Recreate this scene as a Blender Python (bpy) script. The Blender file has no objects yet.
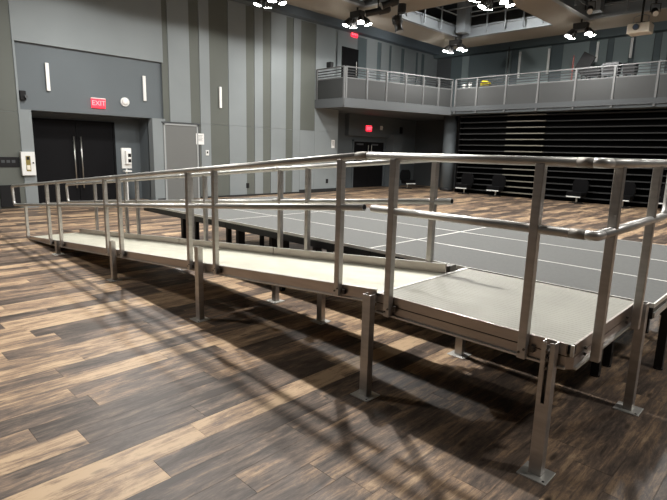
import bpy, math, random
from mathutils import Vector, Matrix
R = random.Random(7)
scene = bpy.context.scene
COL = scene.collection

# ---------------------------------------------------------------- camera
F_PX, YAW, PITCH, ROLL = 505.88, 0.7693, -0.1928, 0.0258
CAM = Vector((0.8168, -2.6366, 1.7108))
fw = Vector((-math.sin(YAW)*math.cos(PITCH), math.cos(YAW)*math.cos(PITCH), math.sin(PITCH)))
r0 = Vector((math.cos(YAW), math.sin(YAW), 0)); u0 = r0.cross(fw)
rt = r0*math.cos(ROLL)+u0*math.sin(ROLL); up = -r0*math.sin(ROLL)+u0*math.cos(ROLL)
cd = bpy.data.cameras.new('camera'); cam = bpy.data.objects.new('camera', cd); COL.objects.link(cam)
cd.sensor_width = 36; cd.lens = F_PX*36/667; cd.clip_start = .05; cd.clip_end = 200
m = Matrix.Identity(4)
for i in range(3):
    m[i][0] = rt[i]; m[i][1] = up[i]; m[i][2] = -fw[i]; m[i][3] = CAM[i]
cam.matrix_world = m; scene.camera = cam

def ray(x, y): return fw*F_PX+rt*(x-333.5)+up*(250-y)
def on(x, y, ax, val):                       # pixel -> point on the plane  axis = val
    d = ray(x, y); return CAM+d*((val-CAM[ax])/d[ax])
def proj(P):
    d = Vector(P)-CAM; z = d.dot(fw); return 333.5+F_PX*d.dot(rt)/z, 250-F_PX*d.dot(up)/z, z

# ---------------------------------------------------------------- world, exposure, light levels
w = bpy.data.worlds.new('world'); scene.world = w; w.use_nodes = True
w.node_tree.nodes['Background'].inputs[0].default_value = (.5, .55, .6, 1)
w.node_tree.nodes['Background'].inputs[1].default_value = .01
vs = scene.view_settings
vs.view_transform = 'Standard'; vs.look = 'None'; vs.gamma = 1; vs.use_curve_mapping = False
vs.exposure = 0.16
LAMP_W = 400.0          # one four-headed ceiling cluster
LAMP_COL = (1.0, .975, .94)

# ---------------------------------------------------------------- materials
def mat(name, col, rough=.5, metal=0., emit=None, es=0., noise=None, bump=0., spec=None):
    M = bpy.data.materials.new(name); M.use_nodes = True
    nt = M.node_tree; b = nt.nodes['Principled BSDF']
    b.inputs['Base Color'].default_value = (*col, 1); b.inputs['Roughness'].default_value = rough
    b.inputs['Metallic'].default_value = metal
    if spec is not None: b.inputs['Specular IOR Level'].default_value = spec
    if emit: b.inputs['Emission Color'].default_value = (*emit, 1); b.inputs['Emission Strength'].default_value = es
    if noise:                                # (scale xyz, amount, detail)
        sc, am, de = noise
        tc = nt.nodes.new('ShaderNodeTexCoord'); mp = nt.nodes.new('ShaderNodeMapping'); mp.inputs['Scale'].default_value = sc
        n = nt.nodes.new('ShaderNodeTexNoise'); n.inputs['Scale'].default_value = 1; n.inputs['Detail'].default_value = de
        cr = nt.nodes.new('ShaderNodeValToRGB')
        cr.color_ramp.elements[0].position = .3; cr.color_ramp.elements[1].position = .7
        cr.color_ramp.elements[0].color = (*[c*(1-am) for c in col], 1); cr.color_ramp.elements[1].color = (*[min(1, c*(1+am)) for c in col], 1)
        nt.links.new(tc.outputs['Object'], mp.inputs[0]); nt.links.new(mp.outputs[0], n.inputs['Vector'])
        nt.links.new(n.outputs['Fac'], cr.inputs[0]); nt.links.new(cr.outputs[0], b.inputs['Base Color'])
        if bump:
            bp = nt.nodes.new('ShaderNodeBump'); bp.inputs['Strength'].default_value = bump; bp.inputs['Distance'].default_value = .01
            nt.links.new(n.outputs['Fac'], bp.inputs['Height']); nt.links.new(bp.outputs[0], b.inputs['Normal'])
    return M

def wood(name, island):
    M = bpy.data.materials.new(name); M.use_nodes = True; nt = M.node_tree; N = nt.nodes; Lk = nt.links.new
    b = N['Principled BSDF']
    def node(t, **k):
        n = N.new(t)
        for a, v in k.items(): setattr(n, a, v)
        return n
    if island: rnd = node('ShaderNodeNewGeometry').outputs['Random Per Island']
    else: rnd = node('ShaderNodeObjectInfo').outputs['Alpha']
    tc = node('ShaderNodeTexCoord')
    off = node('ShaderNodeMath', operation='MULTIPLY'); off.inputs[1].default_value = 137.; Lk(rnd, off.inputs[0])
    cmb = node('ShaderNodeCombineXYZ'); Lk(off.outputs[0], cmb.inputs[0]); Lk(off.outputs[0], cmb.inputs[1])
    add = node('ShaderNodeVectorMath', operation='ADD'); Lk(tc.outputs['Object'], add.inputs[0]); Lk(cmb.outputs[0], add.inputs[1])
    def noise(sc, det, ro=.55, dist=0):
        mp = node('ShaderNodeMapping'); mp.inputs['Scale'].default_value = sc; Lk(add.outputs[0], mp.inputs[0])
        n = node('ShaderNodeTexNoise'); n.inputs['Scale'].default_value = 1; n.inputs['Detail'].default_value = det
        n.inputs['Roughness'].default_value = ro; n.inputs['Distortion'].default_value = dist
        Lk(mp.outputs[0], n.inputs['Vector']); return n.outputs['Fac']
    def math_(op, a, bb):
        n = node('ShaderNodeMath', operation=op)
        for i, v in enumerate((a, bb)):
            if isinstance(v, (int, float)): n.inputs[i].default_value = v
            else: Lk(v, n.inputs[i])
        return n.outputs[0]
    patch = noise((8, 1.5, 1), 6, .65, .5)          # long dark weathered patches
    grain = noise((45, 1.7, 1), 7, .7, .2)
    fine = noise((22, 5, 1), 8, .85, .8)
    if island:
        wn = node('ShaderNodeTexWhiteNoise', noise_dimensions='1D'); Lk(rnd, wn.inputs['W']); tone = wn.outputs['Value']
    else: tone = rnd                                  # each plank carries its own stain in its object colour
    # tone value: plank base + patches + grain
    t = math_('MULTIPLY_ADD', tone, .72)
    N[-1].inputs[2].default_value = .16
    t = math_('ADD', t, math_('MULTIPLY', math_('SUBTRACT', patch, .5), 1.9))
    t = math_('ADD', t, math_('MULTIPLY', math_('SUBTRACT', grain, .5), .95))
    t = math_('ADD', t, math_('MULTIPLY', math_('SUBTRACT', fine, .5), 1.3))
    cr = node('ShaderNodeValToRGB'); Lk(t, cr.inputs[0]); e = cr.color_ramp.elements
    e[0].position = .05; e[0].color = (.05, .036, .027, 1); e[1].position = .95; e[1].color = (.58, .415, .26, 1)
    for ps, c in ((.3, (.108, .081, .064, 1)), (.5, (.186, .133, .098, 1)), (.7, (.35, .235, .148, 1))):
        x = e.new(ps); x.color = c
    # knots
    mp = node('ShaderNodeMapping'); mp.inputs['Scale'].default_value = (7, 2.2, 1); Lk(add.outputs[0], mp.inputs[0])
    vo = node('ShaderNodeTexVoronoi'); vo.inputs['Scale'].default_value = 1; Lk(mp.outputs[0], vo.inputs['Vector'])
    kr = node('ShaderNodeMapRange'); kr.inputs['From Min'].default_value = .06; kr.inputs['From Max'].default_value = .15
    Lk(vo.outputs['Distance'], kr.inputs['Value'])
    mx = node('ShaderNodeMix', data_type='RGBA'); Lk(kr.outputs[0], mx.inputs['Factor'])
    mx.inputs['A'].default_value = (.075, .052, .036, 1); Lk(cr.outputs[0], mx.inputs['B'])
    Lk(mx.outputs['Result'], b.inputs['Base Color'])
    rr = node('ShaderNodeMapRange'); rr.inputs['To Min'].default_value = .38; rr.inputs['To Max'].default_value = .6
    Lk(grain, rr.inputs['Value']); Lk(rr.outputs[0], b.inputs['Roughness'])
    b.inputs['Specular IOR Level'].default_value = .4
    bp = node('ShaderNodeBump'); bp.inputs['Strength'].default_value = .25; bp.inputs['Distance'].default_value = .002
    Lk(grain, bp.inputs['Height']); Lk(bp.outputs[0], b.inputs['Normal'])
    return M

MT = dict(
    plank=wood('plank_wood', False), plank_far=wood('plank_wood_far', True),
    subfloor=mat('subfloor_dark', (.02, .018, .016), .9),
    alu=mat('mill_aluminium', (.47, .445, .42), .36, .8, noise=((4, 4, 30), .10, 4)),
    alu_rail=mat('aluminium_tube', (.60, .59, .565), .40, .75, noise=((9, 9, 9), .08, 3)),
    alu_sleeve=mat('aluminium_sleeve', (.36, .34, .31), .6, .7),
    alu_frame=mat('aluminium_channel', (.42, .375, .345), .32, .9, noise=((3, 20, 20), .10, 4)),
    plate=mat('base_plate_aluminium', (.68, .67, .63), .45, .6, noise=((14, 14, 14), .10, 4)),
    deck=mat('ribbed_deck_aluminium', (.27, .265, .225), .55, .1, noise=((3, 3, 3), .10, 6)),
    ramp_deck=mat('gritted_sheen_aluminium', (.57, .56, .46), .5, .15, noise=((3, 8, 3), .10, 6)),  # paler than the landing deck: lamp reflections on the slope put into the colour
    bolt=mat('zinc_bolt', (.12, .11, .10), .45, .8),
    hole=mat('black_void', (.006, .006, .006), .9),
    stage_top=mat('grey_stage_carpet', (.118, .121, .116), .85, noise=((40, 40, 40), .08, 5), bump=.1),
    stage_edge=mat('pale_deck_edging', (.72, .71, .67), .4, .3),
    black_steel=mat('black_steel', (.02, .02, .02), .45, .3),
    black=mat('black_fabric', (.005, .005, .0055), .9, spec=.1),
    black_plastic=mat('black_plastic', (.012, .012, .013), .6, spec=.2),
    wall_blue=mat('blue_grey_wall_paint', (.225, .25, .257), .75, noise=((.7, .7, .7), .05, 3)),
    wall_olive=mat('olive_grey_wall_paint', (.108, .117, .104), .75, noise=((.7, .7, .7), .05, 3)),
    wall_slate=mat('slate_wall_paint', (.115, .134, .145), .75, noise=((.7, .7, .7), .05, 3)),
    wall_dark=mat('charcoal_wall_paint', (.06, .066, .07), .8),
    wall_teal=mat('teal_grey_dim_wall', (.20, .245, .248), .7),  # back wall stripes; teal cast of the dim light put into the colour
    wall_teal_dark=mat('dark_teal_wall', (.085, .112, .12), .7),  # dark stripes between, same dim-light teal cast mixed into their colour
    door_black=mat('black_door_paint', (.007, .007, .008), .8, spec=.15),
    door_grey=mat('grey_door_paint', (.15, .155, .15), .6),
    door_trim=mat('pale_door_trim', (.34, .355, .355), .6),
    chrome=mat('brushed_steel', (.55, .54, .50), .3, .95),
    white=mat('white_plastic', (.78, .79, .77), .5),
    paper=mat('white_paper', (.82, .82, .80), .8),
    soffit=mat('beige_soffit', (.27, .25, .215), .85, noise=((.5, .5, .5), .04, 2)),
    steel_grey=mat('grey_painted_steel', (.22, .245, .265), .5, .2),
    ceil=mat('dark_ceiling', (.022, .025, .028), .9),
    beam_blue=mat('blue_grey_beam', (.12, .15, .175), .7),
    balc_panel=mat('perforated_grey_panel', (.034, .036, .036), .65, .05),
    balc_metal=mat('grey_rail_steel', (.12, .123, .123), .55, .2),
    balc_bar=mat('dark_rail_bar', (.03, .031, .032), .4, .5),
    fascia=mat('grey_fascia', (.085, .092, .096), .8),
    ble_nose=mat('bleacher_nosing', (.02, .0205, .0205), .7, .05),
    ble_dark=mat('bleacher_riser', (.004, .004, .004), .9, spec=0.),
    ble_step=mat('bleacher_step_wood', (.17, .16, .13), .6),
    bulb=mat('lit_lamp_lens', (1, 1, 1), .5, emit=(1, .97, .9), es=60),
    exit_red=mat('exit_sign_lit_red', (.5, .02, .02), .5, emit=(1, .02, .045), es=2.2),
    exit_letter=mat('exit_sign_lit_letter', (.9, .3, .3), .5, emit=(1, .07, .09), es=3.6),
    lens=mat('glass_lens', (.12, .18, .28), .08, .2),
    lens_clear=mat('clear_lens', (.55, .56, .55), .15, .4),
    cream=mat('cream_plastic', (.82, .77, .66), .5),
    yellow=mat('yellow_cloth', (.70, .55, .02), .7),
    grey_plastic=mat('mid_grey_plastic', (.09, .095, .1), .6),
    amber=mat('amber_glass', (.25, .20, .06), .3),
    baseb=mat('black_rubber_base', (.015, .015, .016), .6),
)

# ---------------------------------------------------------------- mesh helpers
def wloc(o):
    v = Vector((0, 0, 0))
    while o: v = v+o.location; o = o.parent
    return v
class MB:
    def __init__(s): s.v = []; s.f = []
    def add(s, vs_, fs_):
        k = len(s.v); s.v += [Vector(q) for q in vs_]; s.f += [tuple(i+k for i in q) for q in fs_]; return s
    def box(s, lo, hi):
        (a, b, c), (d, e, f) = lo, hi
        return s.add([(a, b, c), (d, b, c), (d, e, c), (a, e, c), (a, b, f), (d, b, f), (d, e, f), (a, e, f)],
                     [(3, 2, 1, 0), (4, 5, 6, 7), (0, 1, 5, 4), (1, 2, 6, 5), (2, 3, 7, 6), (3, 0, 4, 7)])
    def cbox(s, c, d): return s.box([c[i]-d[i]/2 for i in range(3)], [c[i]+d[i]/2 for i in range(3)])
    def obox(s, c, d, M):                       # box with its own 3x3 axes
        k = len(s.v); s.box([-q/2 for q in d], [q/2 for q in d])
        for i in range(k, len(s.v)): s.v[i] = M @ s.v[i]+Vector(c)
        return s
    def bar(s, a, b, wy, wz, upv=(0, 0, 1)):    # rectangular bar from a to b
        a, b = Vector(a), Vector(b); x = (b-a).normalized(); upv = Vector(upv)
        if abs(x.dot(upv)) > .99: upv = Vector((0, 1, 0))
        y = upv.cross(x).normalized(); z = x.cross(y)
        M = Matrix((x, y, z)).transposed()
        return s.obox((a+b)/2, ((b-a).length, wy, wz), M)
    def tube(s, pts, r, n=12, caps=True):
        pts = [Vector(q) for q in pts]; k0 = len(s.v); prev = None
        rr = r if isinstance(r, (list, tuple)) else [r]*len(pts)
        for i, q in enumerate(pts):
            d = (pts[min(i+1, len(pts)-1)]-pts[max(i-1, 0)]).normalized()
            if prev is None:
                a = Vector((0, 0, 1)) if abs(d.z) < .9 else Vector((1, 0, 0)); u = d.cross(a).normalized()
            else: u = (prev-d*prev.dot(d)).normalized()
            prev = u; v = d.cross(u)
            for j in range(n):
                t = 2*math.pi*j/n; s.v.append(q+(u*math.cos(t)+v*math.sin(t))*rr[i])
        for i in range(len(pts)-1):
            for j in range(n):
                a = k0+i*n+j; b = k0+i*n+(j+1) % n; s.f.append((a, b, b+n, a+n))
        if caps: s.f.append(tuple(k0+j for j in range(n))[::-1]); e = k0+(len(pts)-1)*n; s.f.append(tuple(e+j for j in range(n)))
        return s
    def prism(s, poly, a, b):                   # polygon points (3D) extruded by vector a->b
        d = Vector(b)-Vector(a); n = len(poly); P = [Vector(q)+Vector(a) for q in poly]
        k = len(s.v); s.v += P+[q+d for q in P]
        s.f.append(tuple(k+i for i in range(n))[::-1]); s.f.append(tuple(k+n+i for i in range(n)))
        for i in range(n): j = (i+1) % n; s.f.append((k+i, k+j, k+n+j, k+n+i))
        return s
    def build(s, name, material, parent=None, smooth=False, bevel=0., origin=None, local=False):
        me = bpy.data.meshes.new(name)
        if parent is not None: o0 = Vector((0, 0, 0)) if local else wloc(parent)
        elif origin is not None: o0 = Vector(origin)
        else:
            lo = [min(q[i] for q in s.v) for i in range(3)]; hi = [max(q[i] for q in s.v) for i in range(3)]
            o0 = Vector(((lo[0]+hi[0])/2, (lo[1]+hi[1])/2, lo[2]))
        me.from_pydata([q-o0 for q in s.v], [], s.f); me.materials.append(MT[material] if isinstance(material, str) else material)
        o = bpy.data.objects.new(name, me); COL.objects.link(o)
        if parent is not None: o.parent = parent
        else: o.location = o0
        import bmesh
        bm = bmesh.new(); bm.from_mesh(me); bmesh.ops.recalc_face_normals(bm, faces=bm.faces); bm.to_mesh(me); bm.free()
        if smooth:
            for q in me.polygons: q.use_smooth = len(q.vertices) == 4
        if bevel:
            md = o.modifiers.new('bevel', 'BEVEL'); md.width = bevel; md.segments = 2; md.limit_method = 'ANGLE'
        return o
def empty(name, loc):
    o = bpy.data.objects.new(name, None); COL.objects.link(o); o.location = loc; o.empty_display_size = .1; return o
def tag(o, label=None, cat=None, group=None, kind=None):
    for k, v in (('label', label), ('category', cat), ('group', group), ('kind', kind)):
        if v: o[k] = v
    return o
def copy_tree(o, parent=None):
    c = o.copy(); COL.objects.link(c); c.parent = parent
    for ch in list(o.children): copy_tree(ch, c)
    return c
def text_mesh(name, body, size, loc, xdir, zdir, material, parent, depth=.004):
    cu = bpy.data.curves.new(name, 'FONT'); cu.body = body; cu.size = size; cu.extrude = depth; cu.align_x = 'CENTER'; cu.align_y = 'CENTER'
    tmp = bpy.data.objects.new('tmp', cu); me = bpy.data.meshes.new_from_object(tmp)
    bpy.data.objects.remove(tmp)
    x = Vector(xdir); z = Vector(zdir); n = x.cross(z); Mx = Matrix((x, z, n)).transposed().to_4x4(); me.transform(Mx)
    o = bpy.data.objects.new(name, me); COL.objects.link(o); me.materials.clear(); me.materials.append(MT[material])
    o.parent = parent; o.location = Vector(loc)-wloc(parent); return o

# ================================================================ SETTING
XL, XR, YF, YB, ZC = -14.6, 7.0, -8.0, 20.6, 8.2
# ---- floor with planks running along Y
fl = MB().box((-18, YF-.3, -.20), (XR+.3, YB+.6, -.012)).build('floor', 'subfloor', origin=(0, 0, 0)); tag(fl, 'weathered brown plank floor', kind='structure')
PW, PL, G = .205, 1.22, .0005
def plank_v(y0, y1, x0, x1):
    c = .0007
    return [(x0, y0, -.012), (x1, y0, -.012), (x1, y1, -.012), (x0, y1, -.012), (x0, y0, -c), (x1, y0, -c), (x1, y1, -c), (x0, y1, -c),
            (x0+c, y0+c, 0), (x1-c, y0+c, 0), (x1-c, y1-c, 0), (x0+c, y1-c, 0)]
PF = [(0, 1, 5, 4), (1, 2, 6, 5), (2, 3, 7, 6), (3, 0, 4, 7), (4, 5, 9, 8), (5, 6, 10, 9), (6, 7, 11, 10), (7, 4, 8, 11), (8, 9, 10, 11)]
cells = []
nx0 = int(-17.6/PW); nx1 = int(XR/PW)
for i in range(nx0, nx1+1):
    off = R.random()*PL
    y = YF-off
    while y < YB+.2:
        cells.append((i*PW, max(y, YF-.2), min(y+PL, YB+.5), y)); y += PL
def area(c):
    x0, ya, yb, _ = c
    if yb-ya < PL-.01: return 0
    P = []
    for q in ((x0, ya), (x0+PW, ya), (x0+PW, yb), (x0, yb)):
        a, b, z = proj((q[0], q[1], 0))
        if z < .6: return 0
        P.append((min(max(a, 0), 667), min(max(b, 0), 500)))
    return abs(sum(P[i][0]*P[(i+1) % 4][1]-P[(i+1) % 4][0]*P[i][1] for i in range(4)))/2
cells.sort(key=area, reverse=True)
pm = bpy.data.meshes.new('plank'); pm.from_pydata(plank_v(-PL/2+G, PL/2-G, -PW/2+G, PW/2-G), [], PF); pm.materials.append(MT['plank'])
for c in cells[:300]:
    o = bpy.data.objects.new('plank', pm); COL.objects.link(o); o.parent = fl; o.location = (c[0]+PW/2, (c[1]+c[2])/2, 0)
    tn = R.random(); tn = .36+.34*tn if c[0] > -1.15 else .08+.92*tn
    o.color = (1, 1, 1, tn)
far = MB()
for c in cells[300:]:
    if c[2]-c[1] > .05: far.add(plank_v(c[1]+G, c[2]-G, c[0]+G, c[0]+PW-G), PF)
me = bpy.data.meshes.new('plank_field'); me.from_pydata(far.v, [], far.f); me.materials.append(MT['plank_far'])
o = bpy.data.objects.new('plank_field', me); COL.objects.link(o); o.parent = fl; o['kind'] = 'stuff'

# ---- left wall (plane X = XL), with a door recess and stripes of panelling
def WY(px, py=110): return on(px, py, 0, XL).y
YA, YBk = 1.40, 5.45            # inset header panel
YD0, YD1 = 1.65, 5.02           # door recess opening
wl = MB()
wl.box((XL-.35, YF, 0), (XL-.03, YA-.05, ZC))
wl.box((XL-.35, YA-.05, 0), (XL, YD0, 2.58)).box((XL-.35, YD1, 0), (XL, YBk, 2.58))
wl.box((XL-.35, YA, 2.58), (XL-.12, YBk, 4.28))
wl.box((XL-.35, YA-.05, 4.28), (XL, YBk, ZC))
wl.box((XL-.35, YA-.05, 2.58), (XL, YA, 4.28))
wl.box((XL-.35, YBk, 0), (XL-.03, 13.4, ZC))
wl.box((XL-.35, 13.4, 3.75), (XL-.03, YB, ZC))
wl = wl.build('wall_left', 'wall_blue', origin=(XL, 0, 0)); tag(wl, kind='structure')
MB().box((XL-.13, YA+.002, 2.582), (XL-.10, YBk-.002, 4.278)).build('header_panel', 'wall_slate', wl)
MB().box((XL-.05, YF, 0), (XL-.02, YA-.06, 2.5)).build('wall_panel', 'wall_olive', wl)
MB().box((XL-.05, YF, 2.51), (XL-.02, YA-.06, 6.6)).build('wall_panel', 'wall_olive', wl)
edges = [163.5, 170, 191, 200.5, 210.5, 229, 246.5, 254.7, 263, 271, 286, 293, 300.3, 315, 336]
ys = [WY(e) for e in edges]
for i in range(len(ys)-1):
    ol = i % 2 == 0
    for z0, z1 in ((0.0, 2.5), (2.508, 6.6)):
        a = ol
        if i >= 12 and z0 == 0: a = False
        d = 0 if a else .02
        if z0 == 0 and ys[i] < WY(198): continue
        MB().box((XL-.04, ys[i]+.004, z0), (XL-.02+d, ys[i+1]-.004, z1)).build('wall_panel', 'wall_olive' if a else 'wall_blue', wl)
# lower wall around the grey single door
dy0, dy1 = WY(165.5, 150), WY(197, 150)
MB().box((XL-.04, ys[0], 0), (XL, dy0-.06, 2.5)).build('wall_panel', 'wall_blue', wl)
MB().box((XL-.04, dy1+.06, 0), (XL-.02, WY(200.5), 2.5)).build('wall_panel', 'wall_olive', wl)
# upper stripes over the side balcony
up_edges = [(336, 357, 'o'), (366.5, 377, 'b'), (381, 389, 'b'), (391.5, 401, 'b'), (404.5, 416, 'b'), (418, 421.5, 'b'), (424.5, 436, 'b'), (440, 448, 'b')]
for a, b, k in up_edges:
    ya, yb = WY(a, 60), min(WY(b, 60), YB-.1)
    MB().box((XL-.04, ya, 3.80), (XL, yb, 6.55)).build('wall_panel', 'wall_blue', wl)
prev = 357
MB().box((XL-.04, WY(357, 60)+.01, 3.80), (XL-.02, YB-.02, 6.55)).build('wall_backing_panel', 'wall_teal_dark', wl)
# door recess
rc = MB()
rc.box((XL-1.05, YD0-.3, 0), (XL-.95, YD1+.3, 3.0))
rc.box((XL-1.0, YD0-.3, 0), (XL-.3, YD0, 2.9)).box((XL-1.0, YD1, 0), (XL-.3, YD1+.3, 2.9))
rc.box((XL-1.0, YD0-.3, 2.58), (XL-.3, YD1+.3, 2.9))
tag(rc.build('wall_recess', 'wall_slate', origin=(XL-1, 3, 0)), kind='structure')
RX = XL-.95
def RYp(px, py): return on(px, py, 0, RX).y
d0, d1 = RYp(36.5, 150), RYp(113, 150); dz = 2.36
dm = (d0+d1)/2
d = empty('door_1', (RX, dm, 0)); tag(d, kind='structure')
for s, (a, b) in enumerate(((d0+.01, dm-.006), (dm+.006, d1-.01))):
    lf = MB().box((RX, a, .02), (RX+.05, b, dz)).build('door_leaf', 'door_black', d, bevel=.004)
    hy = dm-.10 if s == 0 else dm+.10
    h = MB().tube([(RX+.12, hy, .42), (RX+.12, hy, 1.95)], .019)
    for z in (.55, 1.82): h.tube([(RX+.04, hy, z), (RX+.12, hy, z)], .012)
    h.build('pull_handle', 'chrome', lf, smooth=True)
MB().box((RX, d0-.06, 0), (RX+.07, d0+.005, dz+.05)).box((RX, d1-.005, 0), (RX+.07, d1+.06, dz+.05)).box((RX, d0-.06, dz), (RX+.07, d1+.06, dz+.06)).build('door_frame', 'door_black', d)
MB().box((RX, d0, .0), (RX+.06, d1, .02)).build('threshold', 'chrome', d)
# grey single door flush with striped wall
d = empty('door_2', (XL, (dy0+dy1)/2, 0)); tag(d, kind='structure')
MB().box((XL-.05, dy0, .02), (XL-.005, dy1, 2.40)).build('door_leaf', 'door_grey', d)
MB().box((XL-.05, dy0-.05, 0), (XL+.02, dy0, 2.45)).box((XL-.05, dy1, 0), (XL+.02, dy1+.05, 2.45)).box((XL-.05, dy0-.05, 2.40), (XL+.02, dy1+.05, 2.45)).build('door_frame', 'door_trim', d)
MB().box((XL-.05, dy0-.1, 2.45), (XL+.022, dy1+.12, 2.5)).box((XL-.05, dy1+.06, 0), (XL-.005, dy1+.11, 2.5)).build('door_reveal', 'wall_dark', d)
# baseboards
bb = MB().box((XL, YD1+.08, 0), (XL+.025, dy0-.06, .07)).box((XL-.02, dy1+.12, 0), (XL+.02, WY(299, 195), .06)).box((XL-.02, WY(299, 195), 0), (XL+.035, 13.4, .14))
tag(bb.build('baseboard_left', 'baseb'), kind='structure')

# ---- recess under the side balcony
UX = XL-1.1
ub = MB().box((UX-.2, 13.2, 0), (UX, YB+.3, 3.75)).box((UX, 13.2, 0), (XL-.36, 13.4, 3.75))
ub = ub.build('wall_alcove', 'wall_slate', origin=(UX, 17, 0)); tag(ub, kind='structure')
def UYp(px, py=160): return on(px, py, 0, UX).y
a, b = UYp(352.5), UYp(382.5); c_ = (a+b)/2; zt = on(367, 142, 0, UX).z
d = empty('door_3', (UX, c_, 0)); tag(d, kind='structure')
for s, (p, q) in enumerate(((a+.03, c_-.01), (c_+.01, b-.03))):
    lf = MB().box((UX, p, .02), (UX+.05, q, zt)).build('door_leaf', 'door_black', d)
    hy = c_-.12 if s == 0 else c_+.12
    MB().tube([(UX+.10, hy, 1.2), (UX+.10, hy, zt-.15)], .02).tube([(UX+.04, hy, 1.3), (UX+.10, hy, 1.3)], .012).build('pull_handle', 'chrome', lf)
    MB().box((UX+.05, p+.15, zt-.16), (UX+.11, p+.6, zt-.08)).build('door_closer', 'grey_plastic', lf)
MB().box((UX, a-.08, 0), (UX+.08, a, zt+.08)).box((UX, b, 0), (UX+.08, b+.08, zt+.08)).box((UX, a-.08, zt), (UX+.08, b+.08, zt+.08)).build('door_frame', 'wall_slate', d)
y0, y1 = UYp(383.5)+.1, UYp(394)
MB().box((UX, y0, 0), (UX+.5, y1, 2.6)).build('pier', 'wall_slate', ub)
y0, y1 = UYp(416.5), UYp(424)
MB().box((UX, y0, 0), (UX+.02, y1, 2.1)).build('dark_doorway', 'door_black', ub)
MB().box((UX, y0-.06, 0), (UX+.06, y0, 2.15)).build('doorway_jamb', 'door_trim', ub)
MB().box((UX, UYp(344), 2.45), (UX+.25, UYp(394), 3.75)).build('header_panel', 'wall_slate', ub)

# ---- back wall, upper part behind the back balcony, striped
wb = MB().box((UX-.2, YB, 0), (XR+.3, YB+.3, ZC)).build('wall_back', 'wall_dark', origin=(0, YB, 0)); tag(wb, kind='structure')
def BX(px, py=55): return on(px, py, 1, YB).x
be = [452, 463, 470, 507, 512, 519, 551, 563, 589, 596, 607, 613, 629, 634, 653, 660, 667]
kinds = 'dtdtdtdtdtdtdtdtd'
for i in range(len(be)-1):
    t = kinds[i] == 't'
    MB().box((BX(be[i])+.01, YB-(.04 if t else .02), 3.80), (BX(be[i+1])-.01, YB+.01, 6.45)).build('wall_panel', 'wall_teal' if t else 'wall_teal_dark', wb)
x = BX(667)
while x < XR-.5:
    MB().box((x+.01, YB-.02, 3.8), (x+.5, YB+.01, 6.45)).build('wall_panel', 'wall_teal_dark', wb)
    MB().box((x+.51, YB-.04, 3.8), (x+1.6, YB+.01, 6.45)).build('wall_panel', 'wall_teal', wb); x += 1.62
# ---- the walls out of view
tag(MB().box((XR, YF, 0), (XR+.3, YB, ZC)).build('wall_right', 'wall_dark'), kind='structure')
tag(MB().box((XL-.35, YF-.3, 0), (XR+.3, YF, ZC)).build('wall_front', 'wall_dark'), kind='structure')

# ---- ceiling: dark deck above a ring of beige soffits
ce = MB().box((UX-.2, YF-.3, ZC), (XR+.3, YB+.3, ZC+.2)).build('ceiling', 'ceil', origin=(0, 0, ZC)); tag(ce, kind='structure')
ZS, TS = 6.2, .30
XB = [(-12.0, -10.55), (-6.92, -5.8), (-2.15, -1.0), (2.6, 3.75)]      # bands that run along Y
YBn = [(16.0, 17.65), (10.25, 11.6), (5.6, 6.8), (.9, 2.1), (-4.2, -3.0)]
for xa, xb in XB:
    MB().box((xa, -6, ZS), (xb, 17.65, ZS+TS)).build('soffit_band', 'soffit', ce)
for ya, yb in YBn:
    for i in range(len(XB)-1):
        MB().box((XB[i][1], ya, ZS), (XB[i+1][0], yb, ZS+TS)).build('soffit_panel', 'soffit', ce)
    MB().box((XB[-1][1], ya, ZS), (XR, yb, ZS+TS)).build('soffit_panel', 'soffit', ce)
# brown soffit strip over the left wall and blue-grey beam at its top
MB().box((XL+.9, YF, 6.72), (XB[0][0]+.1, 12.6, 6.85)).build('soffit_panel', 'soffit', ce)
MB().box((XL, YF, 6.62), (XL+.35, YB, 7.3)).build('wall_beam', 'beam_blue', ce)
MB().box((UX, YB-.35, 6.47), (XR, YB, 7.4)).build('back_beam', 'wall_teal_dark', ce)
# steel rims round the two openings in view, each rim beam a part
for (xa, xb, ya, yb) in ((-10.55, -6.92, 11.6, 16.0), (-5.8, -2.15, 11.6, 16.0), (-10.55, -6.92, 6.8, 10.25)):
    MB().box((xa, yb-.16, ZS-.02), (xb, yb, ZS+.06)).box((xa, yb-.10, ZS+.06), (xb, yb-.05, ZS+.32)).box((xa, yb-.16, ZS+.32), (xb, yb, ZS+.38)).build('rim_beam', 'steel_grey', ce)
    MB().box((xa, ya, ZS-.02), (xa+.16, yb-.17, ZS+.06)).box((xa+.05, ya, ZS+.06), (xa+.10, yb-.17, ZS+.32)).box((xa, ya, ZS+.32), (xa+.16, yb-.17, ZS+.38)).build('rim_beam', 'steel_grey', ce)
    for k in range(5):
        x = xa+.55+k*(xb-xa-.8)/4
        MB().tube([(x, yb-.25, ZS+.05), (x, yb-.25, ZC)], .03, 8).build('hanger_pipe', 'steel_grey', ce)
    for k in range(4):
        y = ya+.5+k*(yb-ya-1)/3.2
        MB().tube([(xa+.25, y, ZS+.05), (xa+.25, y, ZC)], .03, 8).build('hanger_pipe', 'steel_grey', ce)
    for z in (6.9, 7.5):
        MB().tube([(xa, yb-.25, z), (xb, yb-.25, z)], .025, 8).build('grid_pipe', 'steel_grey', ce)
        MB().tube([(xa+.25, ya, z), (xa+.25, yb, z)], .025, 8).build('grid_pipe', 'steel_grey', ce)
    for k in range(6):
        y = ya+.3+k*(yb-ya)/6
        MB().tube([(xa, y, 7.0), (xb, y, 7.0)], .025, 8).build('grid_pipe', 'steel_grey', ce)
    MB().box((xa+.25, yb-.75, ZS+.06), (xa+.62, yb-.4, ZC)).build('hanger_column', 'steel_grey', ce)

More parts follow.
